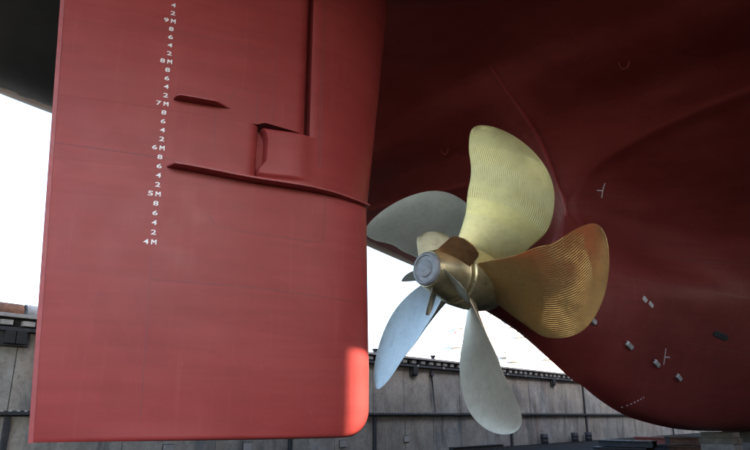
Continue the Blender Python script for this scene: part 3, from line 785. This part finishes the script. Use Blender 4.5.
V, Fc = [], []
arc = [(7.2, 11.6), (8.0, 11.0), (9.0, 10.35), (9.7, 9.93), (10.3, 9.45), (10.85, 8.85), (11.35, 8.15), (11.7, 7.5), (11.85, 7.0), (11.75, 6.35), (11.35, 5.75), (10.85, 5.2), (10.3, 4.88), (9.3, 4.6), (8.5, 4.5)]
tube_geo(V, Fc, [ship(a_ - .03, 0, z_) for a_, z_ in arc], .07, 10)
part('stern_frame_highlight', mesh(V, Fc, True), M['rudder'], label='lighter red bar standing in for the highlight on the stern frame edge round the propeller aperture')  # bar added in lighter red to put the arch edge highlight into colour
# anodes, painted marks and fittings on the starboard shell
def shell_box(name, s_, z_, size, tilt, mat, lab=None, depth=.05, side=1):
    p, nrm = shell(s_, z_, 0, side)
    u = (F * math.cos(tilt) + UP * math.sin(tilt)); u = (u - nrm * u.dot(nrm)).normalized(); v = nrm.cross(u)
    V, Fc = [], []
    n_ = 4; L, W = size; prof = []
    for zz_, k_ in ((-.03, 1), (depth * .6, 1), (depth, .82)):
        for a_, b_ in ((-.5, -.3), (-.4, -.5), (.4, -.5), (.5, -.3), (.5, .3), (.4, .5), (-.4, .5), (-.5, .3)):
            V.append(p + u * (a_ * L * k_) + v * (b_ * W * k_) + nrm * zz_)
    Fc = grid_faces(3, 8, True) + [tuple(range(16, 24))]
    o = part(name, mesh(V, Fc), mat, **({'label': lab} if lab else {})); return o
def painted(name, pts, width, mat=None, side=1, lift=.008, lab=None):
    V = []
    for i, (s_, z_) in enumerate(pts):
        p, nrm = shell(s_, z_, lift, side)
        a_, b_ = pts[max(i - 1, 0)], pts[min(i + 1, len(pts) - 1)]
        d = (F * (b_[0] - a_[0]) + UP * (b_[1] - a_[1])).normalized(); q = nrm.cross(d).normalized() * width / 2
        V += [p - q, p + q]
    return part(name, mesh(V, grid_faces(len(pts), 2)), mat or M['mark_thin'], **({'label': lab} if lab else {}))
def seg(p, q, n_=6): return [(p[0] + (q[0] - p[0]) * k / n_, p[1] + (q[1] - p[1]) * k / n_) for k in range(n_ + 1)]
for s_, z_ in ((10.83, 2.88), (12.92, 2.24), (14.79, 1.75), (16.49, 1.34)):
    shell_box('anode_strap', s_, z_, (.66, .05), rad(-25), M['hull'], None, .03)
    shell_box('anode', s_, z_, (.40, .17), rad(-25), M['anode'], None, .09)
painted('painted_mark', seg((12.70, 7.98), (12.80, 7.5)), .04); painted('painted_mark', seg((12.75, 7.74), (12.56, 7.74), 3), .04)
painted('painted_mark', seg((15.05, 2.26), (15.28, 1.72)), .05); painted('painted_mark', seg((15.17, 1.98), (15.48, 1.98), 3), .05)
shell_box('painted_symbol', 13.20, 3.74, (.24, .15), rad(-30), M['mark_thin'], 'small white painted blot', .012)
shell_box('painted_symbol', 13.52, 3.60, (.26, .13), rad(-30), M['mark_thin'], 'small white painted blot', .012)
shell_box('sea_chest_grating', 17.95, 2.86, (1.0, .24), rad(-4), M['dark_hole'], 'small dark grating in the shell', .02)
for k in range(7):
    shell_box('painted_symbol', 14.02 + .13 * k, .27 + .055 * k, (.07, .05), rad(20), M['mark_thin'], None, .008)
painted('hull_seam', seg((16.2, 2.50), (24, 2.15), 30), .03, M['weld'], lift=.004)
painted('hull_seam', seg((13.6, 5.6), (30, 5.2), 40), .03, M['weld'], lift=.004)
for z_ in (4.4, 7.6):
    painted('hull_seam', seg((12.6, z_), (28, z_ - .3), 60), .025, M['weld'], lift=.004)
for s_, za, zb in ((14.6, .3, 7.4), (18.4, -.1, 6.8), (22.6, -.2, 6.4), (27, .3, 5.6)):
    painted('hull_seam', seg((s_, za), (s_, zb), 30), .025, M['weld'], lift=.004)
def eye(s_, t_, lab):
    h, nrm, _, _ = HULL_BVH.ray_cast(ship(s_, t_, 4), UP)
    if h is None: return
    V, Fc = [], []; pts = [h + S * (math.cos(a_) * .14) + F * (math.cos(a_) * .05) - UP * (math.sin(a_) * .26 - .02) for a_ in [math.pi * k / 10 for k in range(11)]]
    tube_geo(V, Fc, pts, .022, 8); part('lifting_eye', mesh(V, Fc, True), M['hull'], label=lab)
eye(9.16, 3.81, 'small red lifting eye under the overhang, starboard'); eye(9.88, -3.9, 'small lifting eye under the overhang, port')

# ------------------------------------------------------------------ keel blocks under the ship
def keel_block(s, t, top, lab, grp):
    e = empty('keel_block', ship(s, t, FLOOR_Z), label=lab, cat='keel block', group=grp); e.rotation_euler = (0, 0, -AZ + math.pi / 2)
    h = top - FLOOR_Z
    boxes('base', [((0, 0, (h - .5) / 2), (1.0, 1.4, h - .5))], M['block'], e, bevel=.03)
    boxes('timber_cap', [((0, 0, h - .38), (.95, 1.5, .24))], M['timber'], e, bevel=.02)
    boxes('soft_cap', [((0, 0, h - .135), (.9, 1.35, .25))], M['timber'], e, bevel=.02)
s = 23.5
while s < 75:
    z, _ = None, None
    keel_block(s, 0, -.7, 'concrete keel block with timber cap, nearest of the row under the keel' if s < 24 else 'concrete keel block with timber cap farther along the row under the keel', 'keel blocks under the keel')
    s += 2.7

# stacks of steel beams on the dock floor beneath the hull
def beam_stack(a, n0, length, rows, cols, mats, lab, top):
    c = wall(a, n0, FLOOR_Z); e = empty('beam_stack', c, label=lab, cat='beam stack', group='stacks of steel beams under the hull')
    k = 0
    for r_ in range(rows):
        for q in range(cols):
            z = FLOOR_Z + .2 + r_ * (top - FLOOR_Z) / rows; h = (top - FLOOR_Z) / rows * .9
            y = n0 + (q - cols / 2) * .5; dx = random.uniform(-.3, .3)
            V, Fc = [], []
            for cc, sz in (((a + (q - cols / 2) * .5, n0 + dx, z - h * .4), (.4, length, h * .18)), ((a + (q - cols / 2) * .5, n0 + dx, z), (.1, length, h * .62)), ((a + (q - cols / 2) * .5, n0 + dx, z + h * .4), (.4, length, h * .18))): box_geo(V, Fc, wall(*cc), sz, WD, WN)
            o = new_obj('beam', mesh(V, Fc), mats[k % len(mats)], e); o.matrix_parent_inverse = Matrix.Translation(-c); k += 1
random.seed(4)
beam_stack(7.9, 18.1, 4, 3, 3, [M['dark_steel'], M['dark_steel'], M['rust']], 'dark steel beam stack leftmost under the rising keel', -1.7)
beam_stack(12.1, 19.8, 5, 3, 3, [M['rust'], M['dark_steel'], M['rust'], M['dark_steel'], M['rust'], M['dark_steel'], M['redsteel'], M['redsteel'], M['redsteel']], 'beam stack with red oxide beams on top, beside the keel blocks', -1.5)
beam_stack(10.8, 24.4, 8, 3, 3, [M['rust'], M['dark_steel'], M['timber']], 'long rusty beam stack on the dock floor at the right, behind the keel blocks', -1.4)
